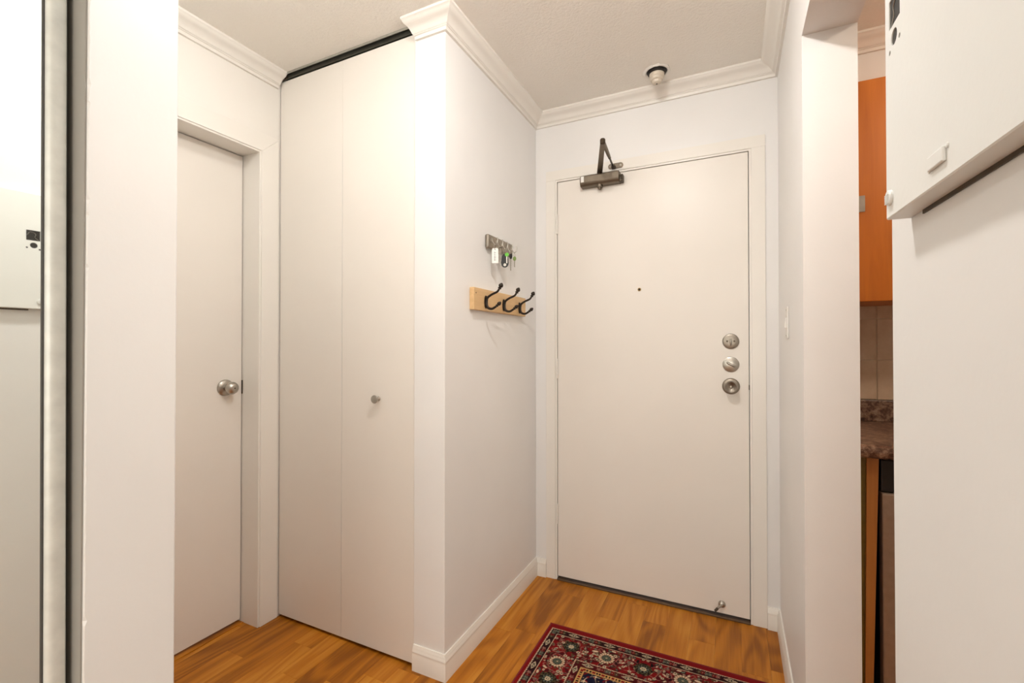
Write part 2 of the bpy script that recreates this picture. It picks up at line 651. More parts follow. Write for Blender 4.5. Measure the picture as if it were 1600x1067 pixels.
# ------------------------------------------------------------------ entry door frame, threshold, door
fr = thing('trim_6', 'cream painted steel frame around the entry door', 'door frame', (-0.39, YB, 0), kind='structure')
for (x0, x1) in ((-0.9005, DL - 0.0125), (DR + 0.0125, 0.1268)):
    obj('casing', bx(x0, x1, YB - 0.0065, YB + 0.002, 0, DT + 0.0125, 0.0015), 'trim', fr)
bm = NB()
prism(bm, [(-0.9005, YB - 0.0065, DT + 0.0125), (0.1268, YB - 0.0065, DT + 0.0125), (0.1268, YB - 0.0065, 2.151),
           (-0.9005, YB - 0.0065, 2.151)], (0, 0.0085, 0))
obj('head_casing', bm, 'trim', fr)
for (x0, x1, s0, s1) in ((DL - 0.0165, DL - 0.003, DL - 0.0165, DL + 0.014), (DR + 0.003, DR + 0.0165, DR - 0.014, DR + 0.0165)):
    bm = bx(x0, x1, YB - 0.002, YB + 0.12, 0, DT + 0.016)
    box(bm, s0, s1, YB + 0.052, YB + 0.12, 0, DT + 0.016)
    obj('jamb', bm, 'trim', fr)
bm = bx(DL - 0.003, DR + 0.003, YB - 0.002, YB + 0.12, DT + 0.003, DT + 0.016)
box(bm, DL, DR, YB + 0.052, YB + 0.12, DT - 0.014, DT + 0.003)
obj('head_jamb', bm, 'trim', fr)
struct('trim_7', bx(DL - 0.002, DR + 0.002, YB - 0.012, YB + 0.12, 0.0, 0.009, 0.002), 'threshold',
       'brown metal threshold under the entry door', 'threshold')

d1 = thing('door_1', 'flush cream entry door with three round locks and a closer', 'door', (-0.39, YB + 0.02, 0.018), kind='structure')
obj('door_leaf', bx(DL, DR, YB, YB + 0.044, 0.019, DT, 0.0015), 'door', d1)
RY = Matrix.Rotation(PI / 2, 4, 'X')               # lathe axis z -> -y (towards the room)


def at_door(x, z, y=YB):
    return Matrix.Translation((x, y, z)) @ RY


for z0, z1 in ((1.814, 1.912), (1.053, 1.153), (0.292, 0.392)):
    bm = NB()
    yk = YB - 0.0045
    seg5 = [z0 + (z1 - z0) * k / 5 for k in range(6)]
    for a, b_ in zip(seg5, seg5[1:]):
        lathe(bm, [(0.0045, a), (0.0058, a + 0.0012), (0.0058, b_ - 0.0012), (0.0045, b_)], 12, Matrix.Translation((DL - 0.0015, yk, 0)))
    lathe(bm, [(0.0040, z1), (0.0050, z1 + 0.003), (0.003, z1 + 0.006), (0, z1 + 0.007)], 12, Matrix.Translation((DL - 0.0015, yk, 0)))
    hg = obj('hinge', bm, 'trim', d1, smooth=True)

# peephole
bm = NB()
lathe(bm, [(0.0085, 0), (0.0085, 0.0015), (0.0065, 0.0025), (0.0045, 0.0015), (0.0045, 0.0005)], 20, at_door(-0.4144, 1.4997))
ph = obj('peephole', bm, 'brass', d1, smooth=True)
bm = NB()
lathe(bm, [(0.0052, 0.0002), (0.0052, 0.0018), (0.003, 0.0026), (0, 0.003)], 16, at_door(-0.4144, 1.4997))
obj('lens', bm, 'dark', ph, smooth=True)

LX = -0.0125
ROS = [(0.0345, 0), (0.0345, 0.003), (0.0325, 0.0065), (0.027, 0.0085), (0.012, 0.0092), (0, 0.0094)]
# upper deadbolt: vertical turn and two screws
bm = NB()
lathe(bm, ROS, 32, at_door(LX, 1.245))
db = obj('deadbolt', bm, 'pewter', d1, smooth=True)
db['label'] = 'round pewter deadbolt with vertical thumb turn'
bm = NB()
tube(bm, smooth_path([(LX, YB - 0.010, 1.255), (LX, YB - 0.021, 1.251), (LX, YB - 0.024, 1.242), (LX, YB - 0.020, 1.232), (LX, YB - 0.010, 1.229)], 4),
     [0.0035] * 4 + [0.0045] * 9 + [0.003] * 4, 10)
obj('thumb_turn', bm, 'nickel', db, smooth=True)
for sx in (-0.0145, 0.0145):
    bm = NB()
    lathe(bm, [(0.0042, 0.0080), (0.0042, 0.0098), (0.002, 0.0092), (0, 0.0090)], 12, at_door(LX + sx, 1.2455))
    obj('screw', bm, 'bronze_dark', db, smooth=True)
# lower deadbolt: slanted turn
bm = NB()
lathe(bm, [(0.0345, 0), (0.0345, 0.003), (0.0335, 0.005), (0.020, 0.0095), (0.0, 0.0110)], 32, at_door(LX, 1.1414))
db = obj('deadbolt', bm, 'nickel', d1, smooth=True)
db['label'] = 'satin nickel deadbolt with slanted thumb turn'
bm = NB()
a = math.radians(-28)
tube(bm, smooth_path([(LX - 0.019 * math.cos(a), YB - 0.014, 1.1414 - 0.019 * math.sin(a)), (LX, YB - 0.019, 1.1414),
                      (LX + 0.019 * math.cos(a), YB - 0.014, 1.1414 + 0.019 * math.sin(a))], 6),
     [0.0035, 0.005, 0.0055, 0.0055, 0.005, 0.0045, 0.0045, 0.0045, 0.005, 0.0055, 0.0055, 0.005, 0.0035], 10)
obj('thumb_turn', bm, 'nickel', db, smooth=True)
# knob
bm = NB()
lathe(bm, [(0.0365, 0), (0.0365, 0.004), (0.034, 0.008), (0.029, 0.010), (0.022, 0.011), (0.015, 0.013)], 32, at_door(LX, 1.0436))
kr = obj('door_knob', bm, 'pewter', d1, smooth=True)
bm = NB()
lathe(bm, [(0.012, 0.010), (0.0115, 0.026), (0.016, 0.032), (0.0245, 0.040), (0.0265, 0.050), (0.0250, 0.058), (0.0225, 0.0605),
           (0.020, 0.0590), (0.013, 0.0530), (0.0065, 0.0510), (0.0060, 0.0540), (0.0045, 0.0555), (0, 0.0558)], 32, at_door(LX, 1.0436))
obj('knob_grip', bm, 'pewter', kr, smooth=True)
# strike lip on the frame edge
bm = bx(DR - 0.0008, DR + 0.0022, YB - 0.0045, YB + 0.002, 1.030, 1.052)
obj('latch_lip', bm, 'bronze_dark', d1)
# door stop near the floor
bm = NB()
lathe(bm, [(0.0155, 0), (0.0155, 0.003), (0.0135, 0.008), (0.0095, 0.011), (0, 0.0125)], 20, at_door(-0.0532, 0.061))
ds = obj('door_stop', bm, 'nickel', d1, smooth=True)
bm = NB()
tube(bm, [(-0.055, YB - 0.010, 0.060), (-0.067, YB - 0.030, 0.056), (-0.071, YB - 0.036, 0.054)], [0.006, 0.0048, 0.0045], 10)
obj('stem', bm, 'nickel', ds, smooth=True)
bm = NB()
tube(bm, [(-0.071, YB - 0.036, 0.054), (-0.079, YB - 0.050, 0.050)], [0.0055, 0.0055], 10)
obj('rubber_tip', bm, 'rubber', ds, smooth=True)

# ------------------------------------------------------------------ door closer
dc = thing('door_closer', 'bronze door closer with folded arm on top of the entry door', 'door closer', (-0.60, YB, 2.03))
x0, x1 = -0.700, -0.503
yw = YB
prof = [(0.0, 2.030), (-0.034, 2.031), (-0.041, 2.034), (-0.047, 2.042), (-0.050, 2.050), (-0.050, 2.079), (-0.046, 2.083), (0.0, 2.083)]
bm = NB()
prism(bm, [(x0, yw + a - 0.0005, z) for a, z in prof], (x1 - x0, 0, 0))
bmesh.ops.bevel(bm, geom=[e for e in bm.edges], offset=0.0016, segments=1, affect='EDGES')
cb = obj('body', bm, 'bronze', dc)
obj('label_plate', bx(x0 + 0.006, x0 + 0.022, yw - 0.0515, yw - 0.050, 2.050, 2.079), 'paper', cb)
bm = bx(x1 - 0.0005, x1 + 0.018, yw - 0.042, yw - 0.008, 2.030, 2.066, 0.003)
cap = obj('valve_cap', bm, 'bronze_dark', dc)
for z in (2.041, 2.055):
    bm = NB()
    lathe(bm, [(0.0048, 0), (0.0048, 0.002), (0.003, 0.0012), (0, 0.0010)], 12, Matrix.Translation((x1 + 0.0095, yw - 0.0425, z)) @ RY)
    obj('screw', bm, 'dark', cap, smooth=True)
px, py = -0.603, yw - 0.026
bm = NB()
lathe(bm, [(0.0, 2.009), (0.006, 2.0095), (0.0095, 2.013), (0.0095, 2.018), (0.0135, 2.020), (0.0145, 2.026), (0.0145, 2.033)], 20, Matrix.Translation((px, py, 0)))
obj('pinion_cap', bm, 'bronze', dc, smooth=True)
bm = NB()
lathe(bm, [(0.012, 2.082), (0.012, 2.096), (0.009, 2.102), (0, 2.102)], 18, Matrix.Translation((px, py, 0)))
obj('spindle', bm, 'bronze_dark', dc, smooth=True)
ex, ey, ez = -0.5076, 1.955, 2.104
dv = Vector((ex - px, ey - py, 0)).normalized()
nv = Vector((-dv.y, dv.x, 0))
p0 = Vector((px, py, 2.094)) - dv * 0.012
p1 = Vector((ex, ey, 2.102)) + dv * 0.004
bm = NB()
prism(bm, [p0 + nv * 0.0135, p1 + nv * 0.0105, p1 - nv * 0.0105, p0 - nv * 0.0135], (0, 0, 0.006))
bmesh.ops.bevel(bm, geom=[e for e in bm.edges], offset=0.0012, segments=1, affect='EDGES')
obj('main_arm', bm, 'bronze', dc)
bm = NB()
lathe(bm, [(0, 2.096), (0.008, 2.097), (0.0115, 2.100), (0.0115, 2.116), (0.009, 2.120), (0, 2.121)], 18, Matrix.Translation((ex, ey, 0)))
obj('elbow_joint', bm, 'bronze_dark', dc, smooth=True)
bxp, byp = -0.535, YB - 0.030
e0 = Vector((ex, ey, 2.112))
e1 = Vector((bxp, byp, 2.112))
bm = NB()
tube(bm, [e0, e0.lerp(e1, 0.12), e0.lerp(e1, 0.55), e0.lerp(e1, 0.60)], [0.0085, 0.009, 0.008, 0.006], 12)
fa = obj('forearm', bm, 'bronze', dc, smooth=True)
bm = NB()
tube(bm, [e0.lerp(e1, 0.58), e0.lerp(e1, 0.64), e0.lerp(e1, 0.66), e1], [0.0068, 0.0068, 0.0045, 0.0045], 10)
obj('adjusting_rod', bm, 'bronze_dark', fa, smooth=True)
# foot bracket on the head casing
bm = NB()
n = 20
pts = []
for k in range(n):
    t = 2 * PI * k / n
    cx = 0.024 * (1 if math.cos(t) > 0 else -1)
    pts.append((-0.527 + cx + 0.0135 * math.cos(t), YB - 0.0068, 2.1215 + 0.0135 * math.sin(t)))
prism(bm, pts, (0, -0.004, 0))
fb = obj('foot_bracket', bm, 'bronze', dc)
for sx in (-0.024, 0.024):
    bm = NB()
    lathe(bm, [(0.0062, 0), (0.0062, 0.0015), (0.004, 0.003), (0, 0.0032)], 14, Matrix.Translation((-0.527 + sx, YB - 0.0106, 2.1215)) @ RY)
    obj('screw', bm, 'nickel', fb, smooth=True)
bm = bx(bxp - 0.009, bxp + 0.009, YB - 0.040, YB - 0.0105, 2.105, 2.120, 0.002)
obj('shoe', bm, 'bronze_dark', fb)

# ------------------------------------------------------------------ left hall door
tr = thing('trim_8', 'cream casing and deep jamb around the left hall door', 'door frame', (XW, YJ - 0.38, 0), kind='structure')
bm = bx(XD - 0.05, XW - 0.0005, YJ, YJ + 0.019, 0, LT + 0.019, 0.0012)
obj('jamb', bm, 'trim', tr)
bm = bx(XD - 0.05, XW - 0.0005, LJ0 - 0.019, LJ0, 0, LT + 0.019, 0.0012)
obj('jamb', bm, 'trim', tr)
bm = bx(XD - 0.05, XW - 0.0005, LJ0, YJ, LT, LT + 0.019, 0.0012)
obj('head_jamb', bm, 'trim', tr)
ct = XW + 0.0045
bm = NB()
prism(bm, [(XW - 0.001, YJ + 0.008, 0), (XW - 0.001, 1.4205, 0), (XW - 0.001, 1.4205, LT + 0.086), (XW - 0.001, YJ + 0.008, LT + 0.008)], (0.0055, 0, 0))
bmesh.ops.bevel(bm, geom=list(bm.edges), offset=0.0012, segments=1, affect='EDGES')
obj('casing', bm, 'trim', tr)
bm = NB()
prism(bm, [(XW - 0.001, LJ0 - 0.008, 0), (XW - 0.001, LJ0 - 0.086, 0), (XW - 0.001, LJ0 - 0.086, LT + 0.086), (XW - 0.001, LJ0 - 0.008, LT + 0.008)], (0.0055, 0, 0))
obj('casing', bm, 'trim', tr)
bm = NB()
prism(bm, [(XW - 0.001, LJ0 - 0.008, LT + 0.008), (XW - 0.001, YJ + 0.008, LT + 0.008), (XW - 0.001, 1.4205, LT + 0.086), (XW - 0.001, LJ0 - 0.086, LT + 0.086)], (0.0045, 0, 0))
bmesh.ops.bevel(bm, geom=list(bm.edges), offset=0.001, segments=1, affect='EDGES')
obj('head_casing', bm, 'trim', tr)

d2 = thing('door_2', 'flush cream hall door with satin round knob', 'door', (XD, YJ - 0.38, 0.012), kind='structure')
obj('door_leaf', bx(XD - 0.038, XD, LJ0 + 0.003, YJ - 0.0035, 0.014, LT - 0.003, 0.0015), 'door', d2)
RX = Matrix.Rotation(PI / 2, 4, 'Y')               # lathe axis z -> +x


def at_left(y, z, x=XD):
    return Matrix.Translation((x, y, z)) @ RX


bm = NB()
lathe(bm, [(0.0355, 0), (0.0355, 0.002), (0.034, 0.006), (0.029, 0.0095), (0.018, 0.0115), (0.013, 0.013)], 32, at_left(1.252, 1.0445))
kb = obj('door_knob', bm, 'nickel', d2, smooth=True)
bm = NB()
lathe(bm, [(0.0125, 0.010), (0.0115, 0.026), (0.0145, 0.030), (0.0225, 0.036), (0.0262, 0.043), (0.0265, 0.050), (0.0235, 0.058), (0.0165, 0.0645), (0.009, 0.0660), (0, 0.0664)],
      32, at_left(1.252, 1.0445))
kg = obj('knob_grip', bm, 'nickel', kb, smooth=True)
bm = NB()
lathe(bm, [(0.0028, 0.0660), (0.0028, 0.0672), (0, 0.0670)], 12, at_left(1.252, 1.0445))
obj('lock_button', bm, 'bronze_dark', kb, smooth=True)
obj('strike_plate', bx(XD - 0.006, XD + 0.004, YJ - 0.0034, YJ - 0.0004, 1.012, 1.072), 'bronze_dark', d2)
struct('trim_9', bx(XD - 0.045, XD + 0.020, LJ0 + 0.001, YJ - 0.001, 0.0, 0.004, 0.001), 'floor', 'flat brown floor strip under the left hall door', 'threshold')

# ------------------------------------------------------------------ bifold closet door
d3 = thing('door_3', 'tall cream bifold closet door of two plain leaves', 'door', (-1.48, YC + 0.016, 0.012), kind='structure')
SEAM = -1.4790
lf = obj('leaf', bx(XW + 0.0065, SEAM - 0.0004, YC, YC + 0.032, 0.013, 2.4275, 0.0009), 'door', d3)
lf2 = obj('leaf', bx(SEAM + 0.0004, XC1 - 0.0020, YC, YC + 0.032, 0.013, 2.4275, 0.0009), 'door', d3)
obj('seam_highlight', bx(SEAM - 0.0022, SEAM + 0.0006, YC - 0.0012, YC - 0.0001, 0.014, 2.05, 0.0004, 1), 'white_plastic', lf)  # white strip standing for the highlight along the leaf seam
bm = NB()
lathe(bm, [(0.0095, 0), (0.0085, 0.003), (0.0062, 0.006), (0.006, 0.012), (0.0095, 0.0165), (0.0155, 0.021), (0.0168, 0.0245), (0.0155, 0.0275), (0.009, 0.0295), (0, 0.030)],
      24, Matrix.Translation((-1.2920 + 0.012, YC, 1.0135)) @ RY)
obj('knob', bm, 'nickel', lf2, smooth=True)
trk = thing('door_track', 'dark metal channel on the ceiling above the bifold door', 'track', (-1.48, YC + 0.01, 2.43))
bm = bx(XW + 0.050, XC1 - 0.001, YC - 0.0165, YC - 0.0145, HC - 0.0095, HC - 0.0004)
box(bm, XW + 0.050, XC1 - 0.001, YC - 0.0145, YC + 0.045, HC - 0.0025, HC - 0.0004)
obj('mounting_flange', bm, 'track_light', trk)
bm = NB()
box(bm, XW + 0.012, XC1 - 0.001, YC - 0.006, YC - 0.003, HC - 0.0245, HC - 0.0025)
box(bm, XW + 0.012, XC1 - 0.001, YC + 0.035, YC + 0.038, HC - 0.0245, HC - 0.0025)
box(bm, XW + 0.012, XC1 - 0.001, YC - 0.003, YC + 0.035, HC - 0.006, HC - 0.0025)
obj('channel', bm, 'track_dark', trk)
bm = bx(XW + 0.016, XW + 0.060, YC - 0.010, YC - 0.006, HC - 0.0265, HC - 0.008, 0.001)
pb_ = obj('pivot_bracket', bm, 'bronze_dark', trk)
for k in range(2):
    bm = NB()
    lathe(bm, [(0.003, 0), (0.003, 0.0015), (0, 0.002)], 10, Matrix.Translation((XW + 0.028 + 0.018 * k, YC - 0.0098, HC - 0.019 + 0.004 * k)) @ RY)
    obj('screw', bm, 'track_light', pb_, smooth=True)

# ------------------------------------------------------------------ sprinkler head
sp = thing('sprinkler_head', 'recessed ceiling sprinkler with ragged plaster ring above the entry door', 'sprinkler', (-0.306, 2.127, HC))
Tm = Matrix.Translation((-0.306, 2.127, HC)) @ Matrix.Rotation(PI, 4, 'X')
bm = NB()
rr = random.Random(4)
seg = 36
rings = []
for r, hgt, jit in ((0.0575, 0.0002, 0.0045), (0.0555, 0.0035, 0.004), (0.050, 0.0060, 0.002), (0.0455, 0.0045, 0.001), (0.0440, 0.0002, 0.0)):
    rings.append([bm.verts.new(Tm @ Vector(((r + rr.uniform(-jit, jit)) * math.cos(2 * PI * k / seg), (r + rr.uniform(-jit, jit)) * math.sin(2 * PI * k / seg), hgt)))
                  for k in range(seg)])
for a, b_ in zip(rings, rings[1:]):
    for k in range(seg):
        bm.faces.new((a[k], a[(k + 1) % seg], b_[(k + 1) % seg], b_[k]))
obj('plaster_ring', bm, 'trim', sp, smooth=True)
bm = NB()
lathe(bm, [(0.0445, 0.0003), (0.0445, 0.0012), (0.0385, 0.0016), (0.0375, 0.013), (0.0, 0.014)], 32, Tm)
obj('dark_recess', bm, 'dark', sp, smooth=True)
bm = NB()
lathe(bm, [(0.0300, 0.012), (0.0325, 0.014), (0.0325, 0.024), (0.0310, 0.028), (0.0285, 0.030), (0.0265, 0.041), (0.0210, 0.044), (0.0190, 0.053), (0.0140, 0.056), (0, 0.0570)], 32, Tm)
cp_ = obj('sprinkler_body', bm, 'old_plastic', sp, smooth=True)
bm = NB()
lathe(bm, [(0.0030, 0.0560), (0.0030, 0.0585), (0, 0.0588)], 12, Tm)
obj('nozzle', bm, 'dark', cp_, smooth=True)

# ------------------------------------------------------------------ light switch
sw = thing('light_switch', 'white light switch on the narrow wall right of the entry door', 'switch', (XR, 1.927, 1.308))
obj('face_plate', bx(XR - 0.0055, XR - 0.0002, 1.890, 1.960, 1.2505, 1.3655, 0.002), 'white_plastic', sw)
bm = NB()
prism(bm, [(XR - 0.0055, 1.917, 1.290), (XR - 0.0055, 1.917, 1.326), (XR - 0.0080, 1.917, 1.326), (XR - 0.0115, 1.917, 1.292)], (0, 0.016, 0))
obj('rocker', bm, 'white_plastic', sw)
for z in (1.262, 1.354):
    bm = NB()
    lathe(bm, [(0.003, 0), (0.003, 0.001), (0, 0.0014)], 10, Matrix.Translation((XR - 0.0055, 1.925, z)) @ Matrix.Rotation(-PI / 2, 4, 'Y'))
    obj('screw', bm, 'nickel', sw)

# ------------------------------------------------------------------ coat hook board
XF = XL + 0.022
cr = thing('coat_rack', 'pine board with three black iron coat hooks on the partition wall', 'coat rack', (XL, 1.855, 1.37))
obj('board', bx(XL + 0.0003, XF, 1.596, 2.105, 1.3715, 1.4625, 0.0025), 'pine', cr)
bm = NB()
for y, z in ((1.612, 1.440), (1.618, 1.425), (1.632, 1.421)):
    lathe(bm, [(0.003, 0), (0.003, 0.0006), (0, 0.0008)], 8, Matrix.Translation((XF, y, z)) @ RX)
    break
obj('screw', bm, 'bronze_dark', cr)


def hook_parts(y):
    bm = NB()
    # plate hugging the board
    n = 20
    pts = [(XF + 0.0002, y + 0.0105 * math.sin(2 * PI * k / n), 1.4085 + 0.027 * math.cos(2 * PI * k / n)) for k in range(n)]
    prism(bm, pts, (0.0045, 0, 0))
    root = obj('hook', bm, 'iron', cr)
    bm = NB()
    path = smooth_path([(XF + 0.004, y, 1.398), (XF + 0.006, y, 1.412), (XF + 0.011, y, 1.427), (XF + 0.031, y, 1.4395), (XF + 0.056, y, 1.4495),
                        (XF + 0.0675, y, 1.4640)], 5)
    tube(bm, path, [0.0058 - 0.0016 * min(1, i / len(path)) for i in range(len(path))], 10)
    obj('upper_prong', bm, 'iron', root, smooth=True)
    bm = NB()
    path = smooth_path([(XF + 0.005, y, 1.412), (XF + 0.006, y, 1.396), (XF + 0.014, y, 1.3835), (XF + 0.031, y, 1.3795), (XF + 0.046, y, 1.3860), (XF + 0.0550, y, 1.3920)], 5)
    tube(bm, path, [0.0062 - 0.0018 * min(1, i / len(path)) for i in range(len(path))], 10)
    obj('lower_prong', bm, 'iron', root, smooth=True)
    for (ax, az, dx, dz, s) in ((0.0670, 1.4632, 0.5, 0.86, 1.22), (0.0545, 1.3917, 0.80, 0.60, 1.02)):
        d_ = Vector((dx, 0, dz)).normalized()
        mt = Matrix.Translation((XF + ax, y, az)) @ d_.to_track_quat('Z', 'Y').to_matrix().to_4x4()
        bm = NB()
        lathe(bm, [(0.0040 * s, -0.003), (0.0064 * s, -0.0010), (0.0064 * s, 0.002), (0.0040 * s, 0.0042), (0.0070 * s, 0.0075), (0.0084 * s, 0.0120),
                   (0.0068 * s, 0.0175), (0.0034 * s, 0.0225), (0, 0.0245)], 14, mt)
        obj('finial', bm, 'iron', root, smooth=True)
    return root


h1 = hook_parts(1.690)
for y in (1.857, 2.027):
    c = copy_tree(h1, cr)
    c.location = Vector((0, y - 1.690, 0))

# ------------------------------------------------------------------ key rack and keys
XK = XL + 0.020
krk = thing('key_rack', 'brushed metal key rack with five small hooks above the coat hooks', 'key rack', (XL, 1.84, 1.645))
obj('back_plate', bx(XL + 0.0003, XK, 1.7215, 1.962, 1.645, 1.7045, 0.007, 3), 'pewter', krk, smooth=True)
hy = (1.747, 1.796, 1.846, 1.897, 1.941)


def key_hook(y):
    bm = NB()
    lathe(bm, [(0.0115, 0), (0.0115, 0.002), (0.009, 0.004), (0.004, 0.005)], 18, Matrix.Translation((XK - 0.0005, y, 1.680)) @ RX)
    r_ = obj('hook_button', bm, 'nickel', krk, smooth=True)
    bm = NB()
    path = smooth_path([(XK, y, 1.680), (XK + 0.007, y, 1.674), (XK + 0.012, y, 1.665), (XK + 0.019, y, 1.6605), (XK + 0.027, y, 1.6665), (XK + 0.0305, y, 1.678), (XK + 0.0285, y, 1.688)], 4)
    tube(bm, path, 0.0019, 8)
    wr = obj('wire_hook', bm, 'nickel', r_, smooth=True)
    bm = NB()
    bmesh.ops.create_icosphere(bm, subdivisions=1, radius=0.0029, matrix=Matrix.Translation((XK + 0.0285, y, 1.689)))
    obj('tip', bm, 'nickel', r_, smooth=True)
    return r_


kh = key_hook(hy[0])
for y in hy[1:]:
    c = copy_tree(kh, krk)
    c.location = Vector((0, y - hy[0], 0))

XH = XK + 0.019                                    # low point of a hook
ZH = 1.6605


def ring(bm, cx, cy, cz, r, ang, wire=0.0009):
    pts = []
    ux, uy = math.cos(ang), math.sin(ang)
    N_ = 20
    for k in range(N_ + 1):
        t = 2 * PI * k / N_
        pts.append((cx + ux * r * math.cos(t), cy + uy * r * math.cos(t), cz + r * math.sin(t)))
    tube(bm, pts, wire, 6)


def flat_poly(bm, pts2, org, ang, thick):
    """polygon in a vertical plane through org turned by ang about z (local u, z), given a thickness"""
    u = Vector((math.cos(ang), math.sin(ang), 0))
    nrm = Vector((-math.sin(ang), math.cos(ang), 0))
    o_ = Vector(org)
    prism(bm, [o_ + u * a + Vector((0, 0, b_)) - nrm * thick / 2 for a, b_ in pts2], nrm * thick)


ANG = math.radians(26)                             # hanging pieces turned towards the hall


# white paper tag
kt = thing('key_tag', 'white paper key tag with dark printing hanging from the first hook', 'key tag', (XH, hy[0], 1.578))
bm = NB()
o_ = (XH + 0.002, hy[0] - 0.006, 1.579)
flat_poly(bm, [(-0.0135, 0), (0.0135, 0), (0.0135, 0.060), (0.0105, 0.0645), (-0.0105, 0.0645), (-0.0135, 0.060)], o_, ANG, 0.0012)
obj('card', bm, 'paper', kt)
bm = NB()
glyphs = [0.011, 0.0160, 0.0225, 0.0270, 0.0335, 0.0385, 0.0445]
rg = random.Random(9)
front = Vector((math.sin(ANG), -math.cos(ANG), 0)) * 0.0007
for g in glyphs:
    hh = rg.choice((0.0024, 0.0030, 0.0034))
    for (a, b_) in (((-0.0045, -0.002), (0.0, hh)), ((-0.001, 0.0042), (0.0006, hh * 0.6))):
        flat_poly(bm, [(a[0], g + b_[0]), (a[1], g + b_[0]), (a[1], g + b_[1]), (a[0], g + b_[1])], Vector(o_) + front, ANG, 0.0003)
flat_poly(bm, [(0.002 * math.cos(2 * PI * k / 10), 0.0585 + 0.002 * math.sin(2 * PI * k / 10)) for k in range(10)], Vector(o_) + front, ANG, 0.0003)
obj('printing', bm, 'ink', kt)
bm = NB()
ring(bm, XH + 0.001, hy[0] - 0.003, 1.6505, 0.0115, PI / 2)
obj('key_ring', bm, 'nickel', kt, smooth=True)

# car key fob
kf = thing('key_fob', 'black and silver car key fob hanging on the middle hook', 'key fob', (XH, hy[2], 1.574))
bm = NB()
n = 24
sh = []
for k in range(n):
    t = 2 * PI * k / n
    wv = 0.0175 if math.sin(t) < 0 else 0.0155
    sh.append((wv * math.copysign(abs(math.cos(t)) ** 0.75, math.cos(t)), 0.030 + 0.030 * math.copysign(abs(math.sin(t)) ** 0.8, math.sin(t))))
fo = (XH + 0.001, hy[2] - 0.010, 1.575)
flat_poly(bm, sh, fo, ANG, 0.0135)
bmesh.ops.bevel(bm, geom=[e for e in bm.edges], offset=0.0022, segments=2, affect='EDGES')
kfo = obj('fob_case', bm, 'black', kf, smooth=True)
bm = NB()
flat_poly(bm, [(-0.0195 + 0.003 * math.cos(t), 0.030 + 0.026 * math.sin(t)) for t in [2 * PI * k / 16 for k in range(16)]], fo, ANG, 0.012)
obj('silver_edge', bm, 'nickel', kf)
bm = NB()
fo2 = Vector(fo) + Vector((math.sin(ANG), -math.cos(ANG), 0)) * 0.0072
flat_poly(bm, [(0.0065 * math.cos(t), 0.011 + 0.0065 * math.sin(t)) for t in [2 * PI * k / 16 for k in range(16)]], fo2, ANG, 0.0012)
obj('fob_button', bm, 'nickel', kf)
bm = NB()
ring(bm, XH + 0.001, hy[2] - 0.004, 1.6475, 0.0145, PI / 2)
obj('key_ring', bm, 'nickel', kf, smooth=True)


def key(name, label, x, y, ztop, length, headr, headm, ang, blade=0.0052, head_h=1.0):
    t_ = thing(name, label, 'key', (x, y, ztop - length), 'keys hanging on the key rack')
    bm = NB()
    pts = [(headr * math.cos(2 * PI * k / 18), head_h * headr * math.sin(2 * PI * k / 18)) for k in range(18)]
    flat_poly(bm, pts, (x, y, ztop - headr * head_h), ang, 0.004)
    obj('key_head', bm, headm, t_)
    bm = NB()
    z0 = ztop - 2 * headr * head_h + 0.001
    zb = ztop - length
    hw = blade / 2
    teeth = [(-hw, z0), (-hw, zb + 0.002), (0, zb), (hw, zb + 0.003)]
    k = 5
    for i in range(k):
        za = zb + 0.003 + (z0 - zb - 0.012) * i / k
        zc = zb + 0.003 + (z0 - zb - 0.012) * (i + 0.5) / k
        teeth += [(hw * 0.45, za + 0.001), (hw, zc)]
    teeth += [(hw, z0)]
    flat_poly(bm, [(a, b_) for a, b_ in teeth], (x, y, 0), ang, 0.0021)
    obj('key_blade', bm, 'nickel', t_)
    bm = NB()
    ring(bm, x, y, ztop + 0.006, 0.0095, PI / 2)
    obj('key_ring', bm, 'nickel', t_, smooth=True)
    return t_


key('door_key', 'bright green capped key in front of the car fob', XH + 0.013, hy[2] - 0.014, 1.6400, 0.048, 0.0088, 'green', math.radians(20))
key('long_key', 'long thin key with black head on the fourth hook', XH, hy[3] + 0.002, 1.6500, 0.080, 0.0070, 'black', math.radians(60), 0.0050, 1.9)
key('small_key', 'short key with dull green head on the last hook', XH, hy[4] - 0.002, 1.6430, 0.051, 0.0080, 'green_dull', math.radians(55), 0.0060, 1.3)
# more keys hanging behind the tag
key('dull_key', 'dull metal key half hidden between tag and car fob', XH - 0.004, hy[1] - 0.004, 1.6450, 0.052, 0.0095, 'pewter', math.radians(40))

# ------------------------------------------------------------------ breaker panel on the near right wall
phi = -PI / 2 + TILT
s0 = 0.059                                         # distance of the far edge from the opening corner
bp = thing('breaker_panel', 'white painted metal breaker panel cover on the near right wall', 'electrical panel',
           (XR + s0 * sa, YN - s0 * ca, 1.367), rotz=phi)
# local frame: +x towards the viewer along the wall, -y out of the wall, z up
T = 0.0225
W_, H_ = 0.44, 0.350


def loop(bm, pts, y):
    vs = [bm.verts.new((a, y, b_)) for a, b_ in pts]
    es = [bm.edges.new((vs[i], vs[(i + 1) % len(vs)])) for i in range(len(vs))]
    return vs, es


def circ(cx, cz, r, n=24):
    return [(cx + r * math.cos(2 * PI * k / n), cz + r * math.sin(2 * PI * k / n)) for k in range(n)]


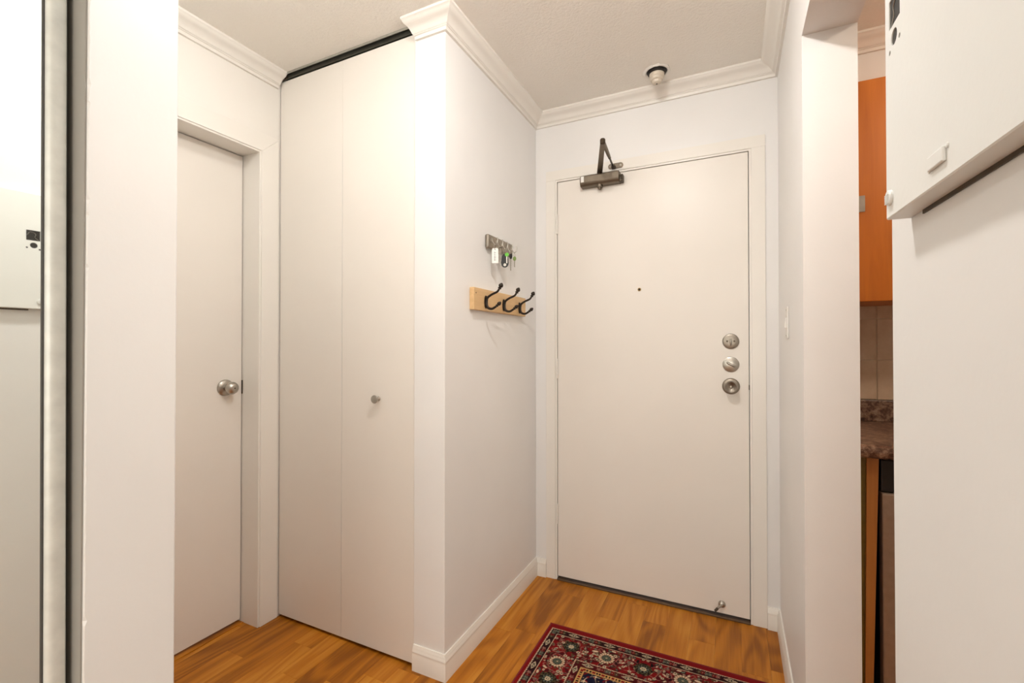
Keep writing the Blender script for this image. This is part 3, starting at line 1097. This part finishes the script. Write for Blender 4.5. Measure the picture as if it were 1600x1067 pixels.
bm = NB()
outer = [(0, 0), (W_, 0), (W_, H_), (0, H_)]
holes = [[(0.013, 0.2065), (0.044, 0.2065), (0.044, 0.2375), (0.013, 0.2375)], circ(0.0275, 0.192, 0.0085), circ(0.0145, 0.181, 0.0026, 12), circ(0.0425, 0.184, 0.0026, 12)]
alle = []
walls = []
inset = 0.0012
vs_o, es_o = loop(bm, [(inset, inset), (W_ - inset, inset), (W_ - inset, H_ - inset), (inset, H_ - inset)], -T)
alle += es_o
for hpts in holes:
    v_, e_ = loop(bm, hpts, -T)
    alle += e_
    walls.append(v_)
bmesh.ops.triangle_fill(bm, edges=alle, use_beauty=True, use_dissolve=False)
# rounded edge then the sides
mid = [bm.verts.new((a, -T + inset, b_)) for a, b_ in outer]
back = [bm.verts.new((a, -0.0006, b_)) for a, b_ in outer]
for i in range(4):
    j = (i + 1) % 4
    bm.faces.new((vs_o[i], vs_o[j], mid[j], mid[i]))
    bm.faces.new((mid[i], mid[j], back[j], back[i]))
bm.faces.new(back)
for ring_ in walls:
    bk = [bm.verts.new((q.co.x, -T + 0.0012, q.co.z)) for q in ring_]
    for i in range(len(ring_)):
        j = (i + 1) % len(ring_)
        bm.faces.new((ring_[i], ring_[j], bk[j], bk[i]))
cov = obj('cover', bm, 'panel', bp, local=True)
obj('dark_opening', bx(0.009, 0.048, -T + 0.0012, -T + 0.0022, 0.175, 0.242), 'dark', cov, local=True)
bm = NB()
tube(bm, smooth_path([(0.017, -T + 0.0010, 0.209), (0.025, -T + 0.0007, 0.217), (0.023, -T + 0.0008, 0.227), (0.035, -T + 0.0007, 0.233), (0.041, -T + 0.0010, 0.223)], 4), 0.0004, 6)
obj('wire', bm, 'nickel', cov, local=True)
obj('latch_plate', bx(0.114, 0.144, -T - 0.0032, -T + 0.0002, 0.0145, 0.0275, 0.0012), 'panel', bp, local=True)
for (a, b_) in ((0.1115, 0.0165), (0.1465, 0.0265)):
    bm = NB()
    lathe(bm, [(0.0022, 0), (0.0022, 0.001), (0, 0.0016)], 10, Matrix.Translation((a, -T, b_)) @ RY)
    obj('rivet', bm, 'panel', bp, local=True)
bm = NB()
lathe(bm, [(0.0085, -0.0003), (0.0085, 0.002), (0.0075, 0.003), (0, 0.0032)], 24, Matrix.Translation((0.0130, -T, 0.0215)) @ RY)
cl = obj('cover_lock', bm, 'panel', bp, local=True, smooth=True)
bm = NB()
for k in range(6):
    z = 0.0150 + 0.0018 * k
    box(bm, 0.0080, 0.0175, -T - 0.0040, -T - 0.0030, z, z + 0.0009)
obj('grip_ridges', bm, 'panel', cl, local=True)
bm = NB()
box(bm, 0.034, W_ - 0.03, -0.0018, -0.0004, -0.0042, 0.0)
obj('cutout_shade', bm, 'bronze_dark', bp, local=True)  # dark strip standing for the shaded wall cutout below the cover

# ------------------------------------------------------------------ mirrored sliding door
sm = thing('sliding_mirror_door', 'mirrored sliding wardrobe door with pale metal stile at the left edge', 'mirror door', (XM, -0.15, 0.02))
y1f = 0.3165
MT = -0.0145                                       # lean of the door (top into the wardrobe)


def leaned(bm):
    for v_ in bm.verts:
        v_.co.x += (v_.co.z - 1.25) * MT
    return bm


obj('mirror_pane', leaned(bx(XM - 0.004, XM, -0.58, y1f - 0.020, 0.05, 2.40)), 'mirror', sm)
bm = NB()
prof = [(-0.012, -0.0215), (0.0035, -0.0215), (0.0075, -0.0200), (0.0100, -0.0170), (0.0112, -0.0130), (0.0112, -0.0100), (0.0118, -0.0060), (0.0112, -0.0015), (0.0095, 0.0), (-0.012, 0.0)]
prism(bm, [(XM + a, y1f + b_, 0.02) for a, b_ in prof], (0, 0, 2.41))
obj('stile', leaned(bm), 'alu', sm, smooth=True)
obj('gasket', leaned(bx(XM - 0.002, XM + 0.003, y1f - 0.0232, y1f - 0.0215, 0.05, 2.40)), 'gasket', sm)
bm = bx(XM - 0.012, XM + 0.010, -0.60, y1f - 0.0215, 0.02, 0.05, 0.002)
obj('bottom_rail', leaned(bm), 'alu', sm)
bm = bx(XM - 0.012, XM + 0.010, -0.60, y1f - 0.0215, 2.40, 2.43, 0.002)
obj('top_rail', leaned(bm), 'alu', sm)
obj('stile', leaned(bx(XM - 0.012, XM + 0.010, -0.62, -0.60, 0.02, 2.43, 0.002)), 'alu', sm)

struct('shade_strip', bx(-0.935, XPIL - 0.0035, YP0 - 0.0022, YP0 - 0.0002, 0.0, HC - 0.001), 'recess_shade', 'added grey strip for the shade between mirror door and partition end', 'jamb')  # added strip whose grey stands for the shade in the recess

# ------------------------------------------------------------------ kitchen seen through the opening
wk = struct('wall_kitchen_back', bx(XR, 2.4, KB, KB + 0.1, 0, HC), 'wall', 'kitchen back wall with beige tiles above the counter', 'wall')
struct('wall_kitchen_bulkhead', bx(XO, 2.3, 2.262, KB, 2.205, HC), 'wall', 'white bulkhead above the orange kitchen cabinet', 'wall')
crown('trim_10', (XO, 2.262), (2.3, 2.262), (0, -1), 0, 0, 'crown moulding above the orange kitchen cabinet')
obj('grout_bed', bx(XO, 2.3, KB - 0.006, KB - 0.0005, 0.99, 1.40), 'grout', wk)
tw = 0.166
gx = 0.5391
gz = 1.0045
zs = [0.999, 1.1655, 1.3385, 1.40]
tmesh = {}
xk = gx - 2 * tw
while xk < 2.2:
    a0, a1 = max(xk, XO), min(xk + tw, 2.3)
    for z0, z1 in zip(zs, zs[1:]):
        if a1 - a0 < 0.02:
            continue
        key_ = (round(a1 - a0, 3), round(z1 - z0, 3))
        if key_ not in tmesh:
            tb_ = bx(0.0015, a1 - a0 - 0.0015, -0.010, -0.0055, 0.0015, z1 - z0 - 0.0015, 0.001, 1)
            to = obj('tile', tb_, 'tile', wk, local=True)
            tmesh[key_] = to.data
        else:
            to = bpy.data.objects.new('tile', tmesh[key_])
            C.objects.link(to)
            to.parent = wk
        to.location = (a0, KB, z0)
    xk += tw
# upper cabinet
uc = thing('wall_cabinet', 'orange maple kitchen wall cabinet seen through the opening', 'cabinet', (0.62, 2.24, 1.392))
obj('carcass', bx(XO + 0.002, 0.94, 2.102, KB - 0.0105, 1.392, 2.203), 'cabinet', uc)
for (a, b_) in ((XO + 0.002, 0.6195), (0.6225, 0.94)):
    dd = obj('cabinet_door', bx(a, b_, 2.081, 2.1015, 1.388, 2.2025, 0.002), 'cabinet', uc)
    hx = 0.4175 if a < 0.5 else 0.90
    bm = bx(hx, hx + 0.012, 2.054, 2.061, 1.585, 1.773, 0.0015)
    box(bm, hx + 0.001, hx + 0.011, 2.061, 2.082, 1.760, 1.772)
    box(bm, hx + 0.001, hx + 0.011, 2.061, 2.082, 1.586, 1.598)
    if a > 0.5:
        obj('handle', bm, 'nickel', dd)
    else:
        bm.free()
        bm = bx(0.4020, 0.4315, 2.0565, 2.0625, 1.712, 1.7715, 0.0015)
        box(bm, 0.406, 0.418, 2.0625, 2.082, 1.735, 1.750)
        obj('handle', bm, 'nickel', dd)
# counter
ct_ = thing('countertop', 'brown granite look kitchen countertop with low backsplash', 'countertop', (0.9, 2.1, 0.868))
bm = NB()
prism(bm, [(XO + 0.001, KB - 0.001, 0.870), (XO + 0.001, 1.805, 0.870), (XO + 0.001, 1.798, 0.876), (XO + 0.001, 1.796, 0.890), (XO + 0.001, 1.800, 0.905), (XO + 0.001, 1.812, 0.911), (XO + 0.001, KB - 0.001, 0.911)], (1.99, 0, 0))
obj('slab', bm, 'granite', ct_)
obj('splash_lip', bx(XO + 0.001, 2.294, KB - 0.030, KB - 0.0105, 0.911, 0.9985, 0.003), 'granite', ct_)
# base cabinet and dishwasher
bc = thing('base_cabinet', 'narrow honey oak base cabinet panel beside the dishwasher', 'cabinet', (0.36, 1.95, 0))
obj('carcass', bx(XO + 0.002, 0.372, 1.850, 2.37, 0.0, 0.868), 'cabinet_base', bc)
bm = NB()
prism(bm, [(0.3740, 1.8285, 0.0), (0.3930, 1.8285, 0.0), (0.4140, 1.8285, 0.867), (0.3830, 1.8285, 0.867)], (0, 0.022, 0))
obj('edge_panel', bm, 'cabinet_base', bc)
m_olive = plain('olive_edge', (0.20, 0.145, 0.03), 0.25)
bm = NB()
prism(bm, [(XO + 0.002, 1.838, 0.0), (0.3735, 1.838, 0.0), (0.3825, 1.838, 0.867), (XO + 0.002, 1.838, 0.867)], (0, 0.012, 0))
obj('filler_strip', bm, m_olive, bc)
dw = thing('dishwasher', 'taupe steel dishwasher with black top strip under the counter', 'dishwasher', (0.73, 2.0, 0))
obj('tub', bx(0.4235, 1.02, 1.870, 2.37, 0.0, 0.862), 'black', dw)
bm = bx(0.4215, 1.02, 1.826, 1.869, 0.11, 0.757, 0.004)
obj('front_panel', bm, 'steel', dw)
obj('control_strip', bx(0.4215, 1.02, 1.840, 1.869, 0.7595, 0.862, 0.004), 'black', dw)

# ------------------------------------------------------------------ lamps (out of view on the ceilings)


def bulb_lamp(name, label, x, y, glow, rad):
    """flush ceiling lamp: white canopy ring and a shallow opal diffuser"""
    l = thing(name, label, 'lamp', (x, y, HC))
    Tl = Matrix.Translation((x, y, HC)) @ Matrix.Rotation(PI, 4, 'X')
    bm = NB()
    lathe(bm, [(rad + 0.035, 0.0005), (rad + 0.035, 0.010), (rad + 0.022, 0.026), (rad + 0.003, 0.032), (rad + 0.003, 0.020)], 32, Tl)
    obj('canopy', bm, 'white_plastic', l, smooth=True)
    bm = NB()
    lathe(bm, [(rad, 0.026), (rad, 0.050), (rad * 0.93, 0.062), (rad * 0.70, 0.072), (rad * 0.35, 0.078), (0, 0.080)], 24, Tl)
    obj('diffuser', bm, glow, l, smooth=True)
    return l


bulb_lamp('ceiling_lamp', 'flush opal ceiling lamp before the entry', -0.34, 0.85, 'glow', 0.058)
bulb_lamp('hall_lamp', 'flush opal ceiling lamp before the bifold door', -1.25, 0.66, 'hglow', 0.055)
bulb_lamp('kitchen_lamp', 'flush warm lamp in the middle of the kitchen ceiling', 1.05, 1.05, 'kglow', 0.10)
bulb_lamp('kitchen_lamp', 'extra warm lamp added above the kitchen counter edge to brighten the tiles', 1.00, 1.72, 'kglow', 0.060)  # second lamp, added to brighten the tiles and cabinets


# ------------------------------------------------------------------ rug
def rug():
    X0, X1, Y0, Y1 = -0.727, 0.103, 0.605, 1.906
    st = 0.0025
    nx, ny = int(round((X1 - X0) / st)), int(round((Y1 - Y0) / st))
    xs = np.linspace(0, X1 - X0, nx + 1)
    ys = np.linspace(0, Y1 - Y0, ny + 1)
    gx_, gy_ = np.meshgrid(xs, ys)
    Wd, Ld = X1 - X0, Y1 - Y0
    u = np.minimum(gx_, Wd - gx_)                 # from the long sides
    vv = np.minimum(gy_, Ld - gy_) - 0.012        # from the ends
    t = np.minimum(u, vv)
    s = np.where(u < vv, vv, u)                   # along the border from the corner
    endside = vv <= u
    rng = np.random.default_rng(5)
    RED, DRED, DARK = lin(122, 16, 20), lin(72, 12, 18), lin(40, 12, 17)
    CREAM, PINK, GREY, NAVY, YEL, BLACK, OLIVE = lin(212, 186, 152), lin(150, 92, 82), lin(92, 98, 84), lin(20, 20, 44), lin(196, 150, 92), lin(20, 11, 14), lin(78, 70, 46)
    col = np.zeros(gx_.shape + (3,))
    col[:] = RED

    def put(mask, c):
        col[mask] = c

    jag = 0.0006 * np.sin(s * 900) + 0.0004 * np.sin(s * 391)
    tj = t + jag
    put(t >= 0.017, DARK)
    # guard band: ovals and small motifs on dark
    def guard(c0, half, base, per, first):
        band = np.abs(t - c0) < half
        put(band, base)
        ph = (s - first + per / 2) % per - per / 2
        q = (t - c0)
        k = np.floor((s - first + per / 2) / per)
        e = (np.abs(ph) / 0.0235) + (np.abs(q) / 0.0095)
        put(band & (e < 1), CREAM)
        put(band & (e < 0.72), GREY)
        put(band & (e < 0.45), BLACK)
        put(band & (((ph % 0.009) < 0.004) & (e < 0.40)), CREAM)
        for o_, c in ((0.043, PINK), (-0.043, OLIVE), (0.070, GREY), (-0.068, GREY), (0.056, RED), (-0.056, RED)):
            d = np.hypot(ph - o_, q)
            an = np.arctan2(q, ph - o_)
            put(band & (d < 0.0075 + 0.0025 * np.cos(5 * an)), c)
            put(band & (d < 0.003), BLACK)
            put(band & (d < 0.0014), CREAM)
    guard(0.0335, 0.0145, DARK, 0.150, 0.118)
    put((tj > 0.017) & (tj < 0.0202), CREAM)
    put((tj > 0.049) & (tj < 0.0520), CREAM)
    # main border
    main = (t >= 0.0525) & (t < 0.168)
    put(main, DRED)
    nz = np.sin(gx_ * 71 + 3 * np.sin(gy_ * 53)) * np.sin(gy_ * 67 + 3 * np.sin(gx_ * 47))
    put(main & (nz > 0.0), RED)
    # vines
    for amp, per, ph0, off in ((0.036, 0.28, 0.0, 0), (0.036, 0.28, PI, 0), (0.020, 0.14, 0.6, 0.02), (0.020, 0.14, 2.9, -0.02), (0.046, 0.094, 1.1, 0.0)):
        c = 0.110 + off + amp * np.sin(2 * PI * s / per + ph0)
        slope = amp * 2 * PI / per * np.cos(2 * PI * s / per + ph0)
        d = np.abs(t - c) / np.sqrt(1 + slope ** 2)
        put(main & (d < 0.0019) & (((s * 1000).astype(int) % 23) > 4), OLIVE if off else PINK)
    # small motifs in border coordinates, mirrored with the fold
    def small(cs, ct, r, kind):
        # both sides share the layout
        d = np.hypot(s - cs, t - ct)
        near = main & (d < r * 1.8)
        if not near.any():
            return
        an = np.arctan2(t - ct, s - cs)
        if kind == 0:        # ring dot
            put(near & (d < r), CREAM)
            put(near & (d < r * 0.55), GREY)
            put(near & (d < r * 0.3), BLACK)
        elif kind == 1:      # leaf
            a0 = rng.random() * PI
            p = (s - cs) * np.cos(a0) + (t - ct) * np.sin(a0)
            q = -(s - cs) * np.sin(a0) + (t - ct) * np.cos(a0)
            e = (p / (1.7 * r)) ** 2 + (q / (0.75 * r)) ** 2
            put(near & (e < 1), [CREAM, BLACK, PINK][rng.integers(3)])
            put(near & (e < 0.5), [GREY, OLIVE, CREAM, BLACK][rng.integers(4)])
        elif kind == 2:      # blossom
            rr_ = r * (1 + 0.3 * np.cos(6 * an))
            put(near & (d < rr_ * 1.1), BLACK)
            put(near & (d < rr_ * 0.9), [GREY, PINK][rng.integers(2)])
            put(near & (d < r * 0.35), CREAM)
    L2 = max(Wd, Ld) / 2
    for cs in np.arange(0.06, L2 + 0.02, 0.0135):
        for ct in (0.062, 0.078, 0.094, 0.110, 0.126, 0.142, 0.158):
            if rng.random() < 0.50:
                small(cs + rng.uniform(-0.005, 0.005), ct + rng.uniform(-0.005, 0.005), rng.uniform(0.0042, 0.0072), rng.choice([0, 0, 1, 1, 1, 2]))
    # rosettes
    def rosette(cx, cy, kind):
        d = np.hypot(u - cx, vv - cy)
        near = d < 0.05
        an = np.arctan2(vv - cy, u - cx)
        if kind == 'cream':
            put(near & (d < 0.0325), DRED)
            put(near & (d < 0.0290 + 0.0022 * np.cos(16 * an)), CREAM)
            put(near & (d < 0.0255) & (d > 0.0185) & (np.cos(16 * an) < -0.55), RED)
            put(near & (d < 0.0185), BLACK)
            put(near & (d < 0.0165), GREY)
            put(near & (d < 0.0165) & (np.cos(10 * an) < -0.5) & (d > 0.007), BLACK)
            put(near & (d < 0.0050), OLIVE)
            put(near & (d < 0.0028), CREAM)
        else:
            put(near & (d < 0.0330), BLACK)
            put(near & (d < 0.0290 + 0.004 * np.cos(9 * an)), OLIVE)
            put(near & (d < 0.0240 + 0.003 * np.cos(9 * an + 1)), BLACK)
            put(near & (d < 0.0205), GREY)
            put(near & (d < 0.0205) & (np.cos(9 * an + 0.4) < -0.35), BLACK)
            put(near & (d < 0.0105), CREAM)
            put(near & (d < 0.0060), GREY)
            put(near & (d < 0.0030), CREAM)
    BC = 0.110
    rosette(0.130, 0.104, 'dark')
    for k in range(1, 4):
        rosette(0.135 + 0.14 * k, BC, 'cream' if k % 2 else 'dark')
    for k in range(1, 6):
        rosette(BC - 0.002, 0.108 + 0.102 * k, 'cream' if k % 2 else 'dark')
    # inner guard
    inner = t >= 0.168
    put(inner, DRED)
    guard(0.1835, 0.0125, DRED, 0.150, 0.222)
    put((tj > 0.1675) & (tj < 0.1705), CREAM)
    put((t >= 0.197), BLACK)
    put((t >= 0.1985) & (t < 0.2195), YEL)
    dz = (t >= 0.1985) & (t < 0.2195)
    ph = (s + 0.018) % 0.036 - 0.018
    put(dz & (np.abs(t - 0.209) < 0.0042) & (np.abs(ph) < 0.0060), RED)
    put(dz & (np.abs(t - 0.209) < 0.0042) & (np.abs(np.abs(ph) - 0.0125) < 0.0035), BLACK)
    put((t >= 0.2195) & (t < 0.2215), BLACK)
    fld = t >= 0.2215
    put(fld, NAVY)
    # field: scrolling cream vines and red blossoms
    fu, fv = u - 0.222, vv - 0.222
    a_ = np.sin(fu * 95 + 1.6 * np.sin(fv * 60)) + np.sin(fv * 88 + 1.6 * np.sin(fu * 57))
    put(fld & (np.abs(a_) < 0.13), CREAM)
    b2 = np.sin(fu * 160 + 2.0 * np.sin(fv * 90)) * np.sin(fv * 150 + 2 * np.sin(fu * 80))
    put(fld & (b2 > 0.72), RED)
    put(fld & (b2 < -0.80), OLIVE)
    put(fld & (b2 < -0.93), CREAM)
    # medallion
    mu, mv = gx_ - Wd / 2, gy_ - Ld / 2
    md = np.hypot(mu / 0.13, mv / 0.20)
    man = np.arctan2(mv / 0.20, mu / 0.13)
    sc_m = 1 + 0.06 * np.cos(16 * man)
    put(md < 1.05 * sc_m, CREAM)
    put(md < 1.0 * sc_m, RED)
    put((md < 0.62 * sc_m), YEL)
    put((md < 0.58 * sc_m), NAVY)
    put((md < 0.3 * sc_m), RED)
    put(md < 0.12, CREAM)
    put(t < 0.0168, RED)
    zz = 0.0085 + 0.0004 * np.sin(gx_ * 2500) * 0 + 0.0
    # edges roll down
    dedge = np.minimum(np.minimum(gx_, Wd - gx_), np.minimum(gy_, Ld - gy_))
    zz = 0.0085 - 0.004 * np.clip(1 - dedge / 0.005, 0, 1) ** 2
    root = thing('entry_rug', 'red oriental rug with floral border lying before the entry door', 'rug', ((X0 + X1) / 2, (Y0 + Y1) / 2, 0))
    co = np.stack([gx_ + X0 - (X0 + X1) / 2, gy_ + Y0 - (Y0 + Y1) / 2, zz], -1).reshape(-1, 3)
    idx = np.arange((nx + 1) * (ny + 1)).reshape(ny + 1, nx + 1)
    q = np.stack([idx[:-1, :-1], idx[:-1, 1:], idx[1:, 1:], idx[1:, :-1]], -1).reshape(-1, 4)
    me = bpy.data.meshes.new('pile')
    me.vertices.add(len(co))
    me.vertices.foreach_set('co', co.astype(np.float32).ravel())
    me.loops.add(q.size)
    me.loops.foreach_set('vertex_index', q.astype(np.int32).ravel())
    me.polygons.add(len(q))
    me.polygons.foreach_set('loop_start', (np.arange(len(q)) * 4).astype(np.int32))
    me.polygons.foreach_set('loop_total', np.full(len(q), 4, dtype=np.int32))
    me.update()
    ca_ = me.color_attributes.new('pattern', 'FLOAT_COLOR', 'POINT')
    cc = np.concatenate([col.reshape(-1, 3), np.ones((len(co), 1))], 1).astype(np.float32)
    ca_.data.foreach_set('color', cc.ravel())
    me.materials.append(M['rug'])
    o = bpy.data.objects.new('pile', me)
    C.objects.link(o)
    o.parent = root
    hx, hy_ = Wd / 2, Ld / 2
    bm = NB()
    box(bm, -hx - 0.0015, hx + 0.0015, -hy_ - 0.0015, hy_ + 0.0015, 0.0005, 0.0042)
    obj('backing', bm, 'rug_edge', root, local=True)
    bm = NB()
    for a in (-1, 1):
        tube(bm, [(a * hx, -hy_, 0.0048), (a * hx, hy_, 0.0048)], 0.0040, 8)
        tube(bm, [(-hx - 0.004, a * hy_, 0.0048), (hx + 0.004, a * hy_, 0.0048)], 0.0042, 8)
    obj('edge_binding', bm, 'rug_edge', root, local=True, smooth=True)


rug()
